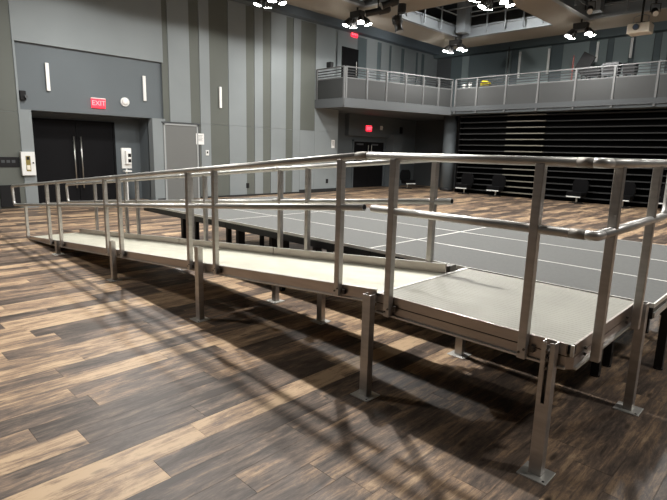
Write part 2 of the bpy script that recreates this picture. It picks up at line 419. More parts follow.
# ================================================================ RAMP
H, LD, W = .7575, 1.3103, 1.19          # landing height, length (X), depth (Y)
SL = .0889                              # slope of the ramp
def zr(x): return H-SL*max(0, -LD-x)    # deck height along X
T_R, M_R = .93, .583                    # rail heights above the deck
def rib_deck(x0, x1, y0, y1, zf, pitch=.036, h=.001, th=.02):
    mb = MB(); n = int((y1-y0)/pitch); pr = []
    for i in range(n):
        y = y0+(y1-y0)*i/n; q = (y1-y0)/n
        pr += [(y, 0), (y+q*.78, 0), (y+q*.82, -h), (y+q*.96, -h)]
    pr.append((y1, 0)); k = len(pr)
    vs_ = [(x0, y, zf(x0)+z) for y, z in pr]+[(x1, y, zf(x1)+z) for y, z in pr]
    mb.add(vs_, [(i, i+1, k+i+1, k+i) for i in range(k-1)])
    mb.add([(x0, y0, zf(x0)-th), (x1, y0, zf(x1)-th), (x1, y1, zf(x1)-th), (x0, y1, zf(x0)-th)], [(0, 1, 2, 3)])
    return mb
def leg(parent, x, y, ztop, face, slot=True):
    # open channel leg whose slotted web looks along `face` ('y-' or 'x+'), on a square foot plate
    mb = MB(); a, t, dp = .068, .006, .055
    if face == 'y-':
        mb.box((x-a/2, y-dp/2, .008), (x-a/2+.024, y-dp/2+t, ztop)).box((x+a/2-.024, y-dp/2, .008), (x+a/2, y-dp/2+t, ztop))
        mb.box((x-a/2, y-dp/2+t, .008), (x-a/2+t, y+dp/2, ztop)).box((x+a/2-t, y-dp/2+t, .008), (x+a/2, y+dp/2, ztop))
        mb.box((x-a/2+.024, y-dp/2, .008), (x+a/2-.024, y-dp/2+t, max(.01, ztop-.34) if slot else ztop))
        mb.box((x-a/2+t, y+dp/2-t, .008), (x+a/2-t, y+dp/2, ztop-.03))
    else:
        mb.box((x-dp/2, y-a/2, .008), (x+dp/2, y-a/2+t, ztop)).box((x-dp/2, y+a/2-t, .008), (x+dp/2, y+a/2, ztop))
        mb.box((x+dp/2-t, y-a/2+t, .008), (x+dp/2, y+a/2-t, ztop)).box((x-dp/2, y-a/2+t, .008), (x-dp/2+t, y+a/2-t, ztop-.03))
    o = mb.build('leg', 'alu', parent)
    MB().box((x-.08, y-.075, 0), (x+.08, y+.075, .008)).build('base_plate', 'plate', o, bevel=.002)
    if slot and face == 'y-':
        for k in range(3): MB().tube([(x, y-dp/2-.006, ztop-.05-.045*k), (x, y-dp/2+.03, ztop-.05-.045*k)], .010, 8).build('bolt', 'bolt', o)
    MB().tube([(x+.06, y-.055, .008), (x+.06, y-.055, .0095)], .007, 8).build('anchor_hole', 'hole', o)
    return o
# ---- landing
ramp = empty('wheelchair_ramp', (-5, .5, 0)); tag(ramp, 'long aluminium wheelchair ramp with tubular handrails rising to a level landing beside the stage', 'ramp')
ld = ramp
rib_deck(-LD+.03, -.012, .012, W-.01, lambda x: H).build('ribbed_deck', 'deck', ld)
MB().box((-LD, .0, H-.02), (-LD+.028, W, H+.004)).build('threshold_strip', 'stage_edge', ld)
def channel(parent, a, b, out, zf, top=.0, dep=.135, name='edge_channel'):
    # two stacked mouldings with a dark groove between and a lip at the foot; a->b at the outer face, out = outward normal
    a, b, n = Vector(a), Vector(b), Vector(out)
    def slab(z0, z1, p0, p1, nm, m_):
        vs_ = []
        for q in (a, b):
            z = zf(q.x)
            vs_ += [(q.x+n.x*p0, q.y+n.y*p0, z+z0), (q.x+n.x*p1, q.y+n.y*p1, z+z0), (q.x+n.x*p1, q.y+n.y*p1, z+z1), (q.x+n.x*p0, q.y+n.y*p0, z+z1)]
        return MB().add(vs_, [(0, 1, 2, 3), (7, 6, 5, 4), (0, 4, 5, 1), (1, 5, 6, 2), (2, 6, 7, 3), (3, 7, 4, 0)])
    o = slab(-.062, top, -.012, .0, name, 0).build(name, 'alu_frame', parent)
    slab(-.069, -.062, -.012, -.006, '', 0).build('groove', 'hole', o)
    slab(-dep+.012, -.069, -.012, -.001, '', 0).build('lower_web', 'alu_frame', o)
    slab(-dep, -dep+.012, -.012, .016, '', 0).build('bottom_lip', 'alu_rail', o)
    return o
flat = lambda x: H
channel(ld, (-LD, 0, 0), (-.03, 0, 0), (0, -1, 0), flat, top=.003)
channel(ld, (0, .03, 0), (0, W, 0), (1, 0, 0), flat, top=.003)
channel(ld, (-LD, W, 0), (0, W, 0), (0, 1, 0), flat, top=-.001)
MB().prism([(-.03, 0, 0), (0, .03, 0), (-.012, .03, 0), (-.03, .012, 0)], (0, 0, H-.135), (0, 0, H-.069)).build('corner_casting', 'alu_frame', ld)
MB().prism([(-.034, -.002, 0), (.002, .034, 0), (-.012, .03, 0), (-.03, .012, 0)], (0, 0, H-.05), (0, 0, H-.004)).build('corner_opening', 'hole', ld)
MB().box((-.014, -.002, H-.06), (.002, .014, H+.002)).build('corner_post', 'plate', ld)
for x in (-LD+.25, -LD/2, -.25):
    MB().box((x-.02, .02, H-.12), (x+.02, W-.03, H-.024)).build('cross_member', 'alu_frame', ld)
leg(ld, -.10, -.045, H+.01, 'y-')
leg(ld, -LD-.03, -.045, H-.005, 'y-', slot=False)
leg(ld, .045, W-.04, H+.015, 'x+')
leg(ld, -LD+.04, W-.06, H-.03, 'y-', slot=False)
# ---- ramp sections
joints = [-LD, -3.52, -5.60, -7.72, -9.45]
YR = .89
for i in range(4):
    x1, x0 = joints[i]-.006, joints[i+1]+.006
    s = ramp
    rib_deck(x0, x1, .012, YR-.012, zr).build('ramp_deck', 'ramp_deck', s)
    dep = .135 if i < 3 else .06
    for y, n in ((0, -1), (YR, 1)):
        kerb = MB()
        def sl(z0, z1, p0, p1, nm, m_):
            vs_ = []
            for xx in (x0, x1):
                z = zr(xx); zz0 = max(z+z0, .006) if z0 < -.02 else z+z0
                zz1 = max(z+z1, zz0+.004)
                vs_ += [(xx, y+n*p0, zz0), (xx, y+n*p1, zz0), (xx, y+n*p1, zz1), (xx, y+n*p0, zz1)]
            return MB().add(vs_, [(0, 1, 2, 3), (7, 6, 5, 4), (0, 4, 5, 1), (1, 5, 6, 2), (2, 6, 7, 3), (3, 7, 4, 0)])
        kt = .02 if y == 0 else .075
        o = sl(-.03, kt, -.012, 0, '', '').build('side_kerb', 'alu_frame', s)
        sl(-.062, -.03, -.012, -.004, '', '').build('side_web', 'alu_frame', o)
        sl(-.072, -.062, -.012, .014, '', '').build('bottom_lip', 'alu_rail', o)
        sl(kt, kt+.006, -.016, .004, '', '').build('top_bead', 'alu_rail', o)
    for k in range(3):
        x = x0+.2+(x1-x0-.4)*k/2
        if zr(x) > .12: MB().box((x-.018, .02, zr(x)-.07), (x+.018, YR-.02, zr(x)-.026)).build('cross_member', 'alu_frame', s)
    xj = joints[i+1]
    if i < 3:
        z = zr(xj)
        leg(s, xj-.03, -.045, z+(.19, .14, .03)[i], 'y-', slot=False); leg(s, xj-.03, YR+.045, z+.06, 'y-', slot=False)
    if i == 0:
        q_ = on(355, 311, 2, 0); leg(s, q_.x, YR-.06, zr(q_.x)-.08, 'y-', slot=False)
    if i == 3:
        MB().prism([(x0, 0, zr(x0)), (x0, 0, zr(x0)-.01), (x0-.24, 0, .004), (x0-.24, 0, .008)], (0, .01, 0), (0, YR-.01, 0)).build('toe_plate', 'ramp_deck', s)
# ---- guard rails
RT = .0245
def post(parent, x, y, zb, zt, sz=.047, side=-1):
    o = MB().box((x-sz/2, y-sz/2, zb), (x+sz/2, y+sz/2, zt)).build('post', 'alu', parent, bevel=.004)
    # bolt clips at the foot of the post
    for k, dx in enumerate((-.012, .016)):
        MB().tube([(x+dx, y+side*(sz/2+.006), zb+.035+.022*k), (x+dx, y+side*(sz/2-.01), zb+.035+.022*k)], .007, 8).build('bolt', 'bolt', o)
    return o
def clip(parent, x, y, z): MB().cbox((x+.045, y+.014, z), (.022, .024, .035)).build('bolt_clip', 'bolt', parent)
yn = -.026
# ramp, near side
xb = -LD-.15
gr = ramp
zt_ = lambda x: H+T_R-SL*max(0, xb-x)
zm_ = lambda x: H+M_R-SL*max(0, xb-x)
XE = -10.03
def loop_path(y):
    zt, zm = zt_(XE), zm_(XE)
    p = [(xb, y, zt_(xb))]+[(x, y, zt_(x)) for x in (-3.5, -6, -8.5, XE+.05)]
    return p, zt, zm
def arc(c, r, a0, a1, n, y): return [(c[0]+r*math.cos(a0+(a1-a0)*i/n), y, c[1]+r*math.sin(a0+(a1-a0)*i/n)) for i in range(n+1)]
def ramp_rails(parent, y, xs, xtop_end, xlow_end):
    zt, zm = zt_(XE), zm_(XE)
    MB().tube([(xtop_end, y, zt_(xtop_end))]+[(x, y, zt_(x)) for x in (-3.5, -6, -8.5, XE)], RT, 14).build('top_rail', 'alu_rail', parent, smooth=True)
    # rounded return at the foot of the rail
    MB().tube([(XE, y, zt)]+arc((XE-.02, zt-.06), .06, math.pi/2, math.pi, 5, y)+[(XE-.075, y, zt-.12), (XE-.055, y, zm+.1)]+arc((XE+.02, zm+.075), .075, math.pi, math.pi*1.5, 5, y)+[(XE+.12, y, zm_(XE+.12))], RT, 12).build('rail_return', 'alu_rail', parent, smooth=True)
    MB().tube([(XE+.12, y, zm_(XE+.12)), (-6, y, zm_(-6)), (xlow_end, y, zm_(xlow_end))], RT, 14).build('lower_rail', 'alu_rail', parent, smooth=True)
    MB().tube([(xlow_end-.002, y, zm_(xlow_end)), (xlow_end+.0012, y, zm_(xlow_end))], RT*.8, 14).build('open_end', 'hole', parent)
    for x in xs:
        short = x < -9.2
        post(parent, x, y, zr(x)-.055 if zr(x) > .09 else zr(x)+.0, (zm_(x)-.01) if short else zt_(x)-.012, side=-1 if y < .5 else 1)
        clip(parent, x, y, zr(x)-.02) if zr(x) > .12 else None
    for xj in joints[1:4]:
        for f in (zt_, zm_): MB().tube([(xj-.05, y, f(xj-.05)), (xj+.05, y, f(xj+.05))], RT*1.06, 14).build('sleeve', 'alu_rail', parent, smooth=True)
ramp_rails(gr, yn, (-1.655, -3.27, -3.745, -5.39, -5.81, -7.60, -8.12, -9.36), xb, -1.43)
yf = YR+.03
ramp_rails(gr, yf, [on(px, 190, 1, yf).x for px in (434, 308, 280.5, 205, 191, 137, 125.5, 95)], -1.28, on(452, 200, 1, yf).x)
# landing rail with a mitred corner
lr = ramp
xc = .05
for nm, dz, ys_, xs_ in (('top_rail', T_R, W+.12, xb), ('lower_rail', M_R, W+.12, -1.36)):
    z = H+dz; r = RT
    MB().tube([(xs_, yn, z), (xc-.07, yn, z)], r, 16).build(nm, 'alu_rail', lr, smooth=True)
    MB().tube([(xc-.07, yn, z), (xc-.02, yn, z), (xc-.004, yn+.004, z), (xc, yn+.02, z), (xc, yn+.07, z)], r, 16).build('corner_elbow', 'alu_rail', lr, smooth=True)
    MB().tube([(xc, yn+.07, z), (xc, ys_, z)], r, 16).build(nm, 'alu_rail', lr, smooth=True)
    MB().tube([(xc-.125, yn, z), (xc-.05, yn, z)], r*1.04, 16).build('corner_sleeve', 'alu_sleeve', lr, smooth=True)
MB().tube([(xc, W+.12, H+T_R), (xc, W+.17, H+T_R-.03), (xc, W+.18, H+T_R-.1), (xc, W+.18, H+M_R+.1), (xc, W+.17, H+M_R+.03), (xc, W+.12, H+M_R)], RT, 14).build('rail_return', 'alu_rail', lr, smooth=True)
MB().tube([(xb-.05, yn, zt_(xb-.05)), (xb, yn, H+T_R), (xb+.05, yn, H+T_R)], RT*1.08, 16).build('bend_sleeve', 'alu_sleeve', lr, smooth=True)
MB().tube([(-1.3612, yn, H+M_R), (-1.358, yn, H+M_R)], RT*.8, 14).build('open_end', 'hole', lr)
for x in (-1.185, -.25):
    p_ = post(lr, x, yn-.003, H-.13, H+T_R-.012); clip(lr, x, yn, H-.07)
for y in (.225, 1.0):
    sz = .047
    o = MB().box((xc-.003-sz/2, y-sz/2, H-.13), (xc-.003+sz/2, y+sz/2, H+T_R-.012)).build('post', 'alu', lr, bevel=.004)
    for k, z in enumerate((H-.09, H-.055)):
        MB().tube([(.012, y-.045, z), (-.02, y-.045, z)], .009, 8).build('bolt', 'bolt', o)
# small black hinge block at the far corner between ramp and landing
MB().box((-LD-.065, .95, H-.02), (-LD-.005, 1.05, H+.05)).box((-LD-.15, .915, H-.01), (-LD-.065, 1.0, H+.02)).build('hinge_block', 'bolt', ramp, bevel=.004)

# ================================================================ STAGE (nine decks on black legs)
SX = [.095, -2.42, -4.98, -7.42]; SY = [1.225, 2.05, 2.99, 4.06]
rowname = ['row beside the ramp', 'middle row', 'row facing the bleachers']
colname = ['at the landing end', 'in the middle', 'at the foot-of-ramp end']
for i in range(3):
    for j in range(3):
        xa, xb_, ya, yb = SX[i+1], SX[i], SY[j], SY[j+1]
        s = empty('stage_deck', ((xa+xb_)/2, (ya+yb)/2, 0))
        tag(s, 'grey stage deck on black legs, %s of its %s' % (colname[i].replace('at the ', '').replace('in the ', ''), rowname[j]), 'stage deck', 'grey stage decks')
        g = .012
        MB().box((xa+g, ya+g, H-.025), (xb_-g, yb-g, H)).build('deck_top', 'stage_top', s)
        e = MB()
        e.box((xa+.002, ya+.002, H-.03), (xb_-.002, ya+g, H+.001)).box((xa+.002, yb-g, H-.03), (xb_-.002, yb-.002, H+.001))
        e.box((xa+.002, ya+g, H-.03), (xa+g, yb-g, H+.001)).box((xb_-g, ya+g, H-.03), (xb_-.002, yb-g, H+.001))
        e.build('deck_edging', 'stage_edge', s)
        f = MB()
        for q in ((xa+.006, ya+.006, xb_-.006, ya+.05), (xa+.006, yb-.05, xb_-.006, yb-.006), (xa+.006, ya+.05, xa+.05, yb-.05), (xb_-.05, ya+.05, xb_-.006, yb-.05)):
            f.box((q[0], q[1], H-.11), (q[2], q[3], H-.031))
        f.build('underframe', 'balc_bar', s)
        if i == 0:
            MB().box((xb_-.006, ya+.01, H-.1), (xb_+.006, yb-.01, H-.065)).build('side_rail', 'stage_edge', s)
        for x in ((-1.44, .02 if j == 1 else -.3), (-4.75, -3.85), (-6.2, -5.83))[i]:
            for y in ((ya+.34 if i == 0 and j == 0 else ya+.06), yb-.2):
                l_ = MB().box((x-.03, y-.03, .015), (x+.03, y+.03, H-.112)).build('leg', 'black_steel', s)
                MB().tube([(x, y, 0), (x, y, .015)], .036, 10).build('rubber_foot', 'baseb', l_)

# ================================================================ LIGHT CLUSTERS
def make_cluster():
    c = empty('ceiling_light_cluster', (0, 0, 0))
    MB().box((-.22, -.12, .0), (.22, .12, .2)).build('canopy_box', 'black_steel', c, local=True, bevel=.01)
    MB().tube([(0, 0, .2), (0, 0, .32)], .03, 10).build('hanger', 'black_steel', c, local=True)
    for sx in (-1, 1):
        for sy in (-1, 1):
            x, y = sx*.27, sy*.13; dx, dy = sx*.05, sy*.05
            h = MB().tube([(x-dx*1.5, y-dy*1.5, .02), (x-dx, y-dy, -.02), (x+dx*.4, y+dy*.4, -.12), (x+dx, y+dy, -.2)], [.05, .085, .10, .11], 12).build('lamp_head', 'black_steel', c, local=True, smooth=True)
            MB().tube([(x+dx*.98, y+dy*.98, -.196), (x+dx*1.05, y+dy*1.05, -.214)], .108, 12).build('lens', 'bulb', h, local=True)
    return c
lampd = bpy.data.lights.new('cluster_beam', 'SPOT'); lampd.energy = LAMP_W; lampd.color = LAMP_COL
lampd.spot_size = math.radians(165); lampd.spot_blend = .6; lampd.shadow_soft_size = .09
seen = [on(270, 4, 2, 5.68), on(357, 25, 2, 5.68), on(455, 51, 2, 5.68), on(580, 36, 2, 5.68), on(483, -1, 2, 6.75)]
lab = ['four-headed ceiling lamp cluster above the striped wall panels', 'four-headed ceiling lamp cluster above the upper black doorway',
       'four-headed ceiling lamp cluster over the inner corner of the balcony', 'four-headed ceiling lamp cluster beside the white projector', 'ceiling lamp cluster high in the open lighting grid']
spots = [(Vector(v), l, p) for v, l, p in zip(seen, lab, (.42, .95, .65, .38, .1))]
for x, y, pw in ((-6.4, 10.9, .9), (-1.6, 10.9, .8), (3.2, 10.9, .5), (-6.4, 6.2, .6), (-1.6, 6.2, .4), (-8.2, 1.5, 1.0), (-3.4, 1.5, 2.15), (-7.6, -3.4, .40), (3.2, 1.5, .15)):
    spots.append((Vector((x, y, 5.98)), 'four-headed ceiling lamp cluster on the soffit over the stage and ramp', pw))
spots.append((Vector((-11.4, 2.6, 5.98)), 'four-headed ceiling lamp cluster on the soffit before the black double doors', .7))
AIM = {1: (-.7, .75), 2: (-1.1, .25), 3: (.1, .8)}      # heads aimed at the side and back walls
base = make_cluster()
for k, (v, l, pw) in enumerate(spots):
    c = base if k == 0 else copy_tree(base)
    c.location = (v.x, v.y, 5.88 if v.z < 6.3 else v.z+.2); tag(c, l, 'ceiling light', 'ceiling light clusters')
    ldt = lampd.copy(); ldt.energy = LAMP_W*pw
    if k < 5: ldt.spot_size = math.radians(180); ldt.spot_blend = .1
    lo = bpy.data.objects.new('cluster_beam', ldt); COL.objects.link(lo); lo.parent = c; lo.location = (0, 0, -.26)
    if k in AIM: lo.rotation_euler = Vector((*AIM[k], -1)).to_track_quat('-Z', 'Y').to_euler(); ldt.spot_size = math.radians(160); ldt.spot_blend = .5

# ================================================================ BALCONY
ZB0, ZB1, ZBT = 3.42, 3.74, 4.88
pts = [(XL, 12.03), (-13.0, 11.98), (-11.6, 17.35), (XR, 17.35)]
bs = empty('balcony', (-12.5, 15, 0)); tag(bs, 'grey balcony slab with thick fascia wrapping two sides of the hall', 'balcony', kind='structure')
def offs(dx, dy): return None
MB().prism([(XL-.03, 12.08, 0), (-13.03, 12.03, 0), (-11.65, 17.40, 0), (XR, 17.40, 0), (XR, YB, 0), (UX, YB, 0), (UX, 13.42, 0), (XL-.03, 13.42, 0)], (0, 0, ZB0+.02), (0, 0, ZB1)).build('slab', 'wall_slate', bs)
for (a, b) in zip(pts[:2]+[], pts[1:3]):
    MB().bar((a[0], a[1], (ZB0+ZB1)/2-.02), (b[0], b[1], (ZB0+ZB1)/2-.02), .10, ZB1-ZB0+.02).build('fascia', 'fascia', bs)
MB().bar((pts[2][0]-.04, pts[2][1], ZB1-.1), (XR, pts[2][1], ZB1-.1), .10, .2).build('fascia', 'wall_dark', bs)
def rail_run(P, label, cat='balcony railing'):
    P = [Vector((q[0], q[1], 0)) for q in P]
    c = sum(P, Vector())/len(P)
    r = empty('balcony_railing', (c.x, c.y, ZB1)); tag(r, label, cat)
    for i, q in enumerate(P):
        MB().box((q.x-.035, q.y-.035, ZB1-.28), (q.x+.035, q.y+.035, ZBT)).build('post', 'balc_metal', r)
    for a, b in zip(P, P[1:]):
        d_ = (b-a).normalized(); a2, b2 = a+d_*.05, b-d_*.05
        L_ = lambda z: ((a2.x, a2.y, z), (b2.x, b2.y, z))
        MB().bar(*L_((ZB1+.0+ZBT-.42)/2), .02, ZBT-.42-ZB1).build('mesh_panel', 'balc_panel', r)
        MB().bar(*L_(ZBT-.40), .04, .04).build('panel_frame', 'balc_metal', r)
        for z in (ZBT-.31, ZBT-.21, ZBT-.11): MB().bar(*L_(z), .03, .03).build('rail_bar', 'balc_bar', r)
        MB().bar((a.x, a.y, ZBT), (b.x, b.y, ZBT), .06, .04).build('top_bar', 'balc_metal', r)
rail_run([(XL+.06, 12.03), (-13.0, 11.98)], 'short grey balcony railing returning to the striped wall')
side = [(-13.0, 11.98)]
A, B = Vector((-13.0, 11.98)), Vector((-11.6, 17.35))
side = []
for px in (345.5, 367.5, 387, 406, 424, 439.5, 455):
    best = min((abs(proj((*(A+(B-A)*t), ZBT))[0]-px), t) for t in [k/200 for k in range(201)])
    side.append(A+(B-A)*best[1])
side[0] = A+(B-A)*.015
rail_run(side, 'grey balcony railing of mesh panels over the recessed black doors')
back = []
for px in (455, 478, 507, 539.5, 577, 616, 660): 
    q = on(px, 80-(px-455)*.09, 1, 17.35); back.append((q.x, 17.35))
dx = back[-1][0]-back[-2][0]; x = back[-1][0]+dx
while x < XR: back.append((x, 17.35)); x += dx
back[0] = (back[0][0]+.08, 17.35)
rail_run(back, 'grey balcony railing of mesh panels above the retracted bleachers')
# round column under the balcony corner
q = on(449, 150, 1, 18.6)
co = empty('round_column', (q.x, 18.6, 0)); tag(co, 'round slate grey column beside the bleachers under the balcony', 'column')
MB().tube([(q.x, 18.6, .12), (q.x, 18.6, ZB0+.02)], .30, 28).build('shaft', 'wall_slate', co, smooth=True)
MB().tube([(q.x, 18.6, 0), (q.x, 18.6, .12)], .32, 28).build('base_ring', 'baseb', co, smooth=True)

# ================================================================ BLEACHERS
YBL = 18.0; bx0, bx1 = -11.45, XR-.2
bl = empty('bleachers', ((bx0+bx1)/2, YBL, 0)); tag(bl, 'retracted black telescopic bleachers with thin grey tier edges below the balcony', 'bleachers')
zs = [3.36-.243*k for k in range(14)]
for k, z in enumerate(zs):
    if z < .1: continue
    MB().box((bx0, YBL-.03, z-.035), (bx1, YBL+.7, z)).build('tier_nosing', 'ble_nose', bl)
    MB().box((bx0, YBL+.30, max(0, z-.243)), (bx1, YBL+.4, z-.036)).build('tier_riser', 'ble_dark', bl)
sx0, sx1 = on(507, 140, 1, YBL).x, on(545, 140, 1, YBL).x
for k, z in enumerate(zs[:14]):
    if z < .2: continue
    MB().box((sx0, YBL-.16, z-.03), (sx1, YBL-.032, z+.008)).build('aisle_step', 'ble_step', bl)
MB().box((bx0-.1, YBL+.05, 0), (bx0-.01, YBL+.8, 3.4)).build('end_panel', 'ble_dark', bl)
MB().box((bx0, YBL+.75, 0), (bx1, YBL+.8, 3.41)).build('back_panel', 'ble_dark', bl)

# ================================================================ CHAIRS IN FRONT OF THE BLEACHERS
def make_chair(name='swivel_chair'):
    c = empty(name, (0, 0, 0))
    MB().prism([(-.27, 0, .40), (.27, 0, .40), (.31, 0, .55), (.29, 0, .80), (.20, 0, .91), (-.20, 0, .91), (-.29, 0, .80), (-.31, 0, .55)], (0, .16, 0), (0, .25, 0)).build('backrest', 'black', c, local=True, bevel=.02)
    MB().prism([(-.29, -.26, 0), (.29, -.26, 0), (.31, .1, 0), (.25, .16, 0), (-.25, .16, 0), (-.31, .1, 0)], (0, 0, .30), (0, 0, .44)).build('seat', 'black', c, local=True, bevel=.02)
    MB().box((-.27, -.275, .25), (.27, -.25, .285)).build('seat_edge_trim', 'white', c, local=True)
    MB().box((-.27, -.24, .26), (.27, .12, .298)).build('seat_pan', 'black_steel', c, local=True)
    MB().tube([(0, 0, .05), (0, 0, .26)], .03, 10).build('pedestal', 'chrome', c, local=True)
    for k in range(5):
        t = math.pi*2*k/5
        MB().bar((0, 0, .05), (.26*math.cos(t), .26*math.sin(t), .03), .03, .03).build('foot_arm', 'black_steel', c, local=True)
    return c
ch = make_chair(); first = True
clab = ['black chair in front of the bleachers, the one by the round column', 'black chair beside the pale aisle steps, on the side of the round column',
        'black chair in front of the bleachers, first one past the pale aisle steps', 'black chair in front of the bleachers, second one past the pale aisle steps', 'black chair in front of the bleachers, third one past the pale aisle steps']
for px, py, l in zip((464.5, 496, 577.5, 624, 669), (185, 186, 190, 193, 197), clab):
    o = ch if first else copy_tree(ch); first = False
    q = on(px, py, 1, 17.45); o.location = (q.x, 17.45, 0); o.rotation_euler.z = R.uniform(-.15, .15); tag(o, l, 'chair', 'black chairs along the bleachers')
q = on(411, 180, 1, 17.6); o = copy_tree(ch); o.location = (q.x-.2, 17.6, 0); o.rotation_euler.z = 1.3
tag(o, 'black chair standing under the side balcony near the recessed doors', 'chair')

# ================================================================ FIXTURES ON THE WALLS
def strip(px, y0, y1, label, ax, val, face):
    a, b = on(px[0], y0, ax, val), on(px[1], y1, ax, val)
    z0, z1 = b.z, a.z
    if ax == 0:
        y = (a.y+b.y)/2; t = empty('wall_sconce', (val, y, z0))
        MB().box((val-.03, y-.03, z0), (val+.03, y+.03, z1)).build('backplate', 'white', t)
        MB().box((val+.03, y-.045, z0), (val+.07, y+.045, z1)).build('diffuser', 'paper', t, bevel=.008)
    else:
        x = (a.x+b.x)/2; t = empty('wall_sconce', (x, val, z0))
        MB().box((x-.03, val-.06, z0), (x+.03, val+.01, z1)).build('backplate', 'white', t)
        MB().box((x-.05, val-.10, z0), (x+.05, val-.06, z1)).build('diffuser', 'paper', t, bevel=.008)
    tag(t, label, 'wall light', 'slim white wall strips')
strip((45.5, 48.5), 63, 91, 'slim white vertical wall strip above the white wall cabinet', 0, XL-.10, 1)
strip((143, 144.5), 76, 101, 'slim white vertical wall strip beside the round white alarm', 0, XL-.10, 1)
strip((219.7, 219.7), 87, 108, 'slim white vertical wall strip on an olive wall panel', 0, XL-.02, 1)
for px, y0, y1, l in ((549, 49, 74, 'slim white wall strip behind balcony, next to the lamp cluster with the projector'), (598, 42, 62, 'slim white wall strip behind balcony, above the stacked equipment'),
                      (632, 38, 58, 'slim white wall strip behind balcony under the projector'), (520, 52, 78, 'slim white wall strip behind balcony near the dark pole')):
    strip((px, px), y0, y1, l, 1, YB-.03, 1)
# EXIT signs
def exit_sign(c, label):
    t = empty('exit_sign', c); x, y, z = c
    MB().box((x, y-.19, z-.13), (x+.05, y+.19, z+.13)).build('housing', 'exit_red', t, bevel=.006)
    MB().box((x-.0, y-.2, z+.13), (x+.055, y+.2, z+.15)).build('top_cap', 'white', t)
    text_mesh('letters', 'EXIT', .19, (x+.053, y, z), (0, 1, 0), (0, 0, 1), 'exit_letter', t)
    tag(t, label, 'exit sign')
q = on(98, 103.5, 0, XL-.1); exit_sign((XL-.1, q.y, q.z), 'lit red EXIT sign above the wide black double doors')
q = on(368.5, 128.5, 0, UX+.25); exit_sign((UX+.25, q.y, q.z), 'lit red EXIT sign in the alcove under the side balcony')
q = on(354, 34, 0, XL+.0); exit_sign((XL, q.y, q.z), 'lit red EXIT sign high on the wall over the upper balcony doorway')
# round white alarm
q = on(124.5, 102, 0, XL-.1); t = empty('fire_alarm', q); tag(t, 'round white alarm sounder between the exit sign and a white strip', 'alarm')
MB().tube([q, q+Vector((.05, 0, 0))], .13, 24).build('base', 'white', t, smooth=True)
MB().tube([q+Vector((.05, 0, 0)), q+Vector((.08, 0, 0)), q+Vector((.095, 0, 0))], [.10, .085, .04], 24).build('dome', 'paper', t, smooth=True)
q = on(381, 128, 0, UX+.25); t = empty('fire_alarm', q); tag(t, 'small white alarm beside the exit sign in the alcove', 'alarm')
MB().box(q+Vector((0, -.07, -.1)), q+Vector((.05, .07, .1))).build('base', 'white', t)
MB().tube([q+Vector((.05, 0, .03)), q+Vector((.08, 0, .03))], .05, 14).build('strobe', 'paper', t)
q = on(400.5, 130.5, 0, UX); t = empty('wall_speaker', q); tag(t, 'small black wall box high in the alcove past the exit sign', 'wall box')
MB().box(q+Vector((0, -.07, -.16)), q+Vector((.08, .07, .16))).build('case', 'black_plastic', t)
# camera box at the upper left
q = on(22.5, 95.5, 0, XL-.1); t = empty('security_camera', q); tag(t, 'small black camera box beside the header panel over the doors', 'camera')
MB().box(q+Vector((0, -.08, -.12)), q+Vector((.1, .06, .12))).build('housing', 'black_plastic', t, bevel=.01)
MB().tube([q+Vector((.1, .03, -.02)), q+Vector((.16, .05, -.03))], .04, 12).build('lens_tube', 'grey_plastic', t)
# white cabinet with narrow window
q = on(27.5, 163.5, 0, XL); hy, hz = .165, .31
t = empty('wall_cabinet', q); tag(t, 'white wall cabinet with a narrow dark window beside the black doors', 'cabinet')
MB().box(q+Vector((0, -hy, -hz)), q+Vector((.10, hy, hz))).build('cabinet_body', 'white', t, bevel=.008)
MB().box(q+Vector((.10, -.06, -.20)), q+Vector((.106, .05, .20))).build('window_pane', 'amber', t)
MB().box(q+Vector((.106, -.04, .10)), q+Vector((.11, .03, .18))).build('bottle_neck', 'black_plastic', t)
MB().box(q+Vector((.106, -.045, -.16)), q+Vector((.11, .035, -.04))).build('bottle_label', 'cream', t)
MB().tube([q+Vector((.10, .11, .02)), q+Vector((.125, .11, .02))], .02, 10).build('latch', 'black_plastic', t)
# black plaque and panel at the far left
q = on(9, 162, 0, XL-.02); t = empty('wall_plaque', q); tag(t, 'black wall plaque with small pale lettering beside the white cabinet', 'sign')
MB().box(q+Vector((0, -.24, -.13)), q+Vector((.02, .24, .13))).build('plate', 'black_plastic', t)
for k in range(3):
    MB().box(q+Vector((.02, -.18+.12*k, -.02)), q+Vector((.023, -.10+.12*k, .05))).build('lettering', 'wall_dark', t)
q = on(9, 196, 0, XL-.02); t = empty('wall_box', q); tag(t, 'low black wall box near the floor under the black plaque', 'wall box')
MB().box((q.x, q.y-.2, .05), (q.x+.06, q.y+.25, .62)).build('case', 'black_plastic', t)
# hand sanitizer stand
SXs = XL+.15; q = on(126, 158, 0, SXs); b = Vector((SXs, q.y, 0))
t = empty('sanitizer_stand', b); tag(t, 'white hand sanitizer dispenser on a thin white pole beside the black doors', 'dispenser')
z0 = on(126, 169, 0, SXs).z; z1 = on(126, 148, 0, SXs).z
MB().tube([b+Vector((0, 0, .02)), b+Vector((0, 0, z1-.1))], .022, 10).build('pole', 'white', t)
MB().box(b+Vector((-.16, -.18, 0)), b+Vector((.16, .18, .02))).build('base', 'white', t)
MB().box(b+Vector((.0, -.15, z0+.02)), b+Vector((.05, .15, z1))).build('back_board', 'white', t, bevel=.01)
o = MB().box(b+Vector((.05, -.06, z0+.15)), b+Vector((.15, .10, z1-.08))).build('dispenser', 'paper', t, bevel=.015)
for zz in (.2, .36): MB().box(b+Vector((.15, .0, z0+zz)), b+Vector((.155, .09, z0+zz+.1))).build('dispenser_window', 'black_plastic', o)
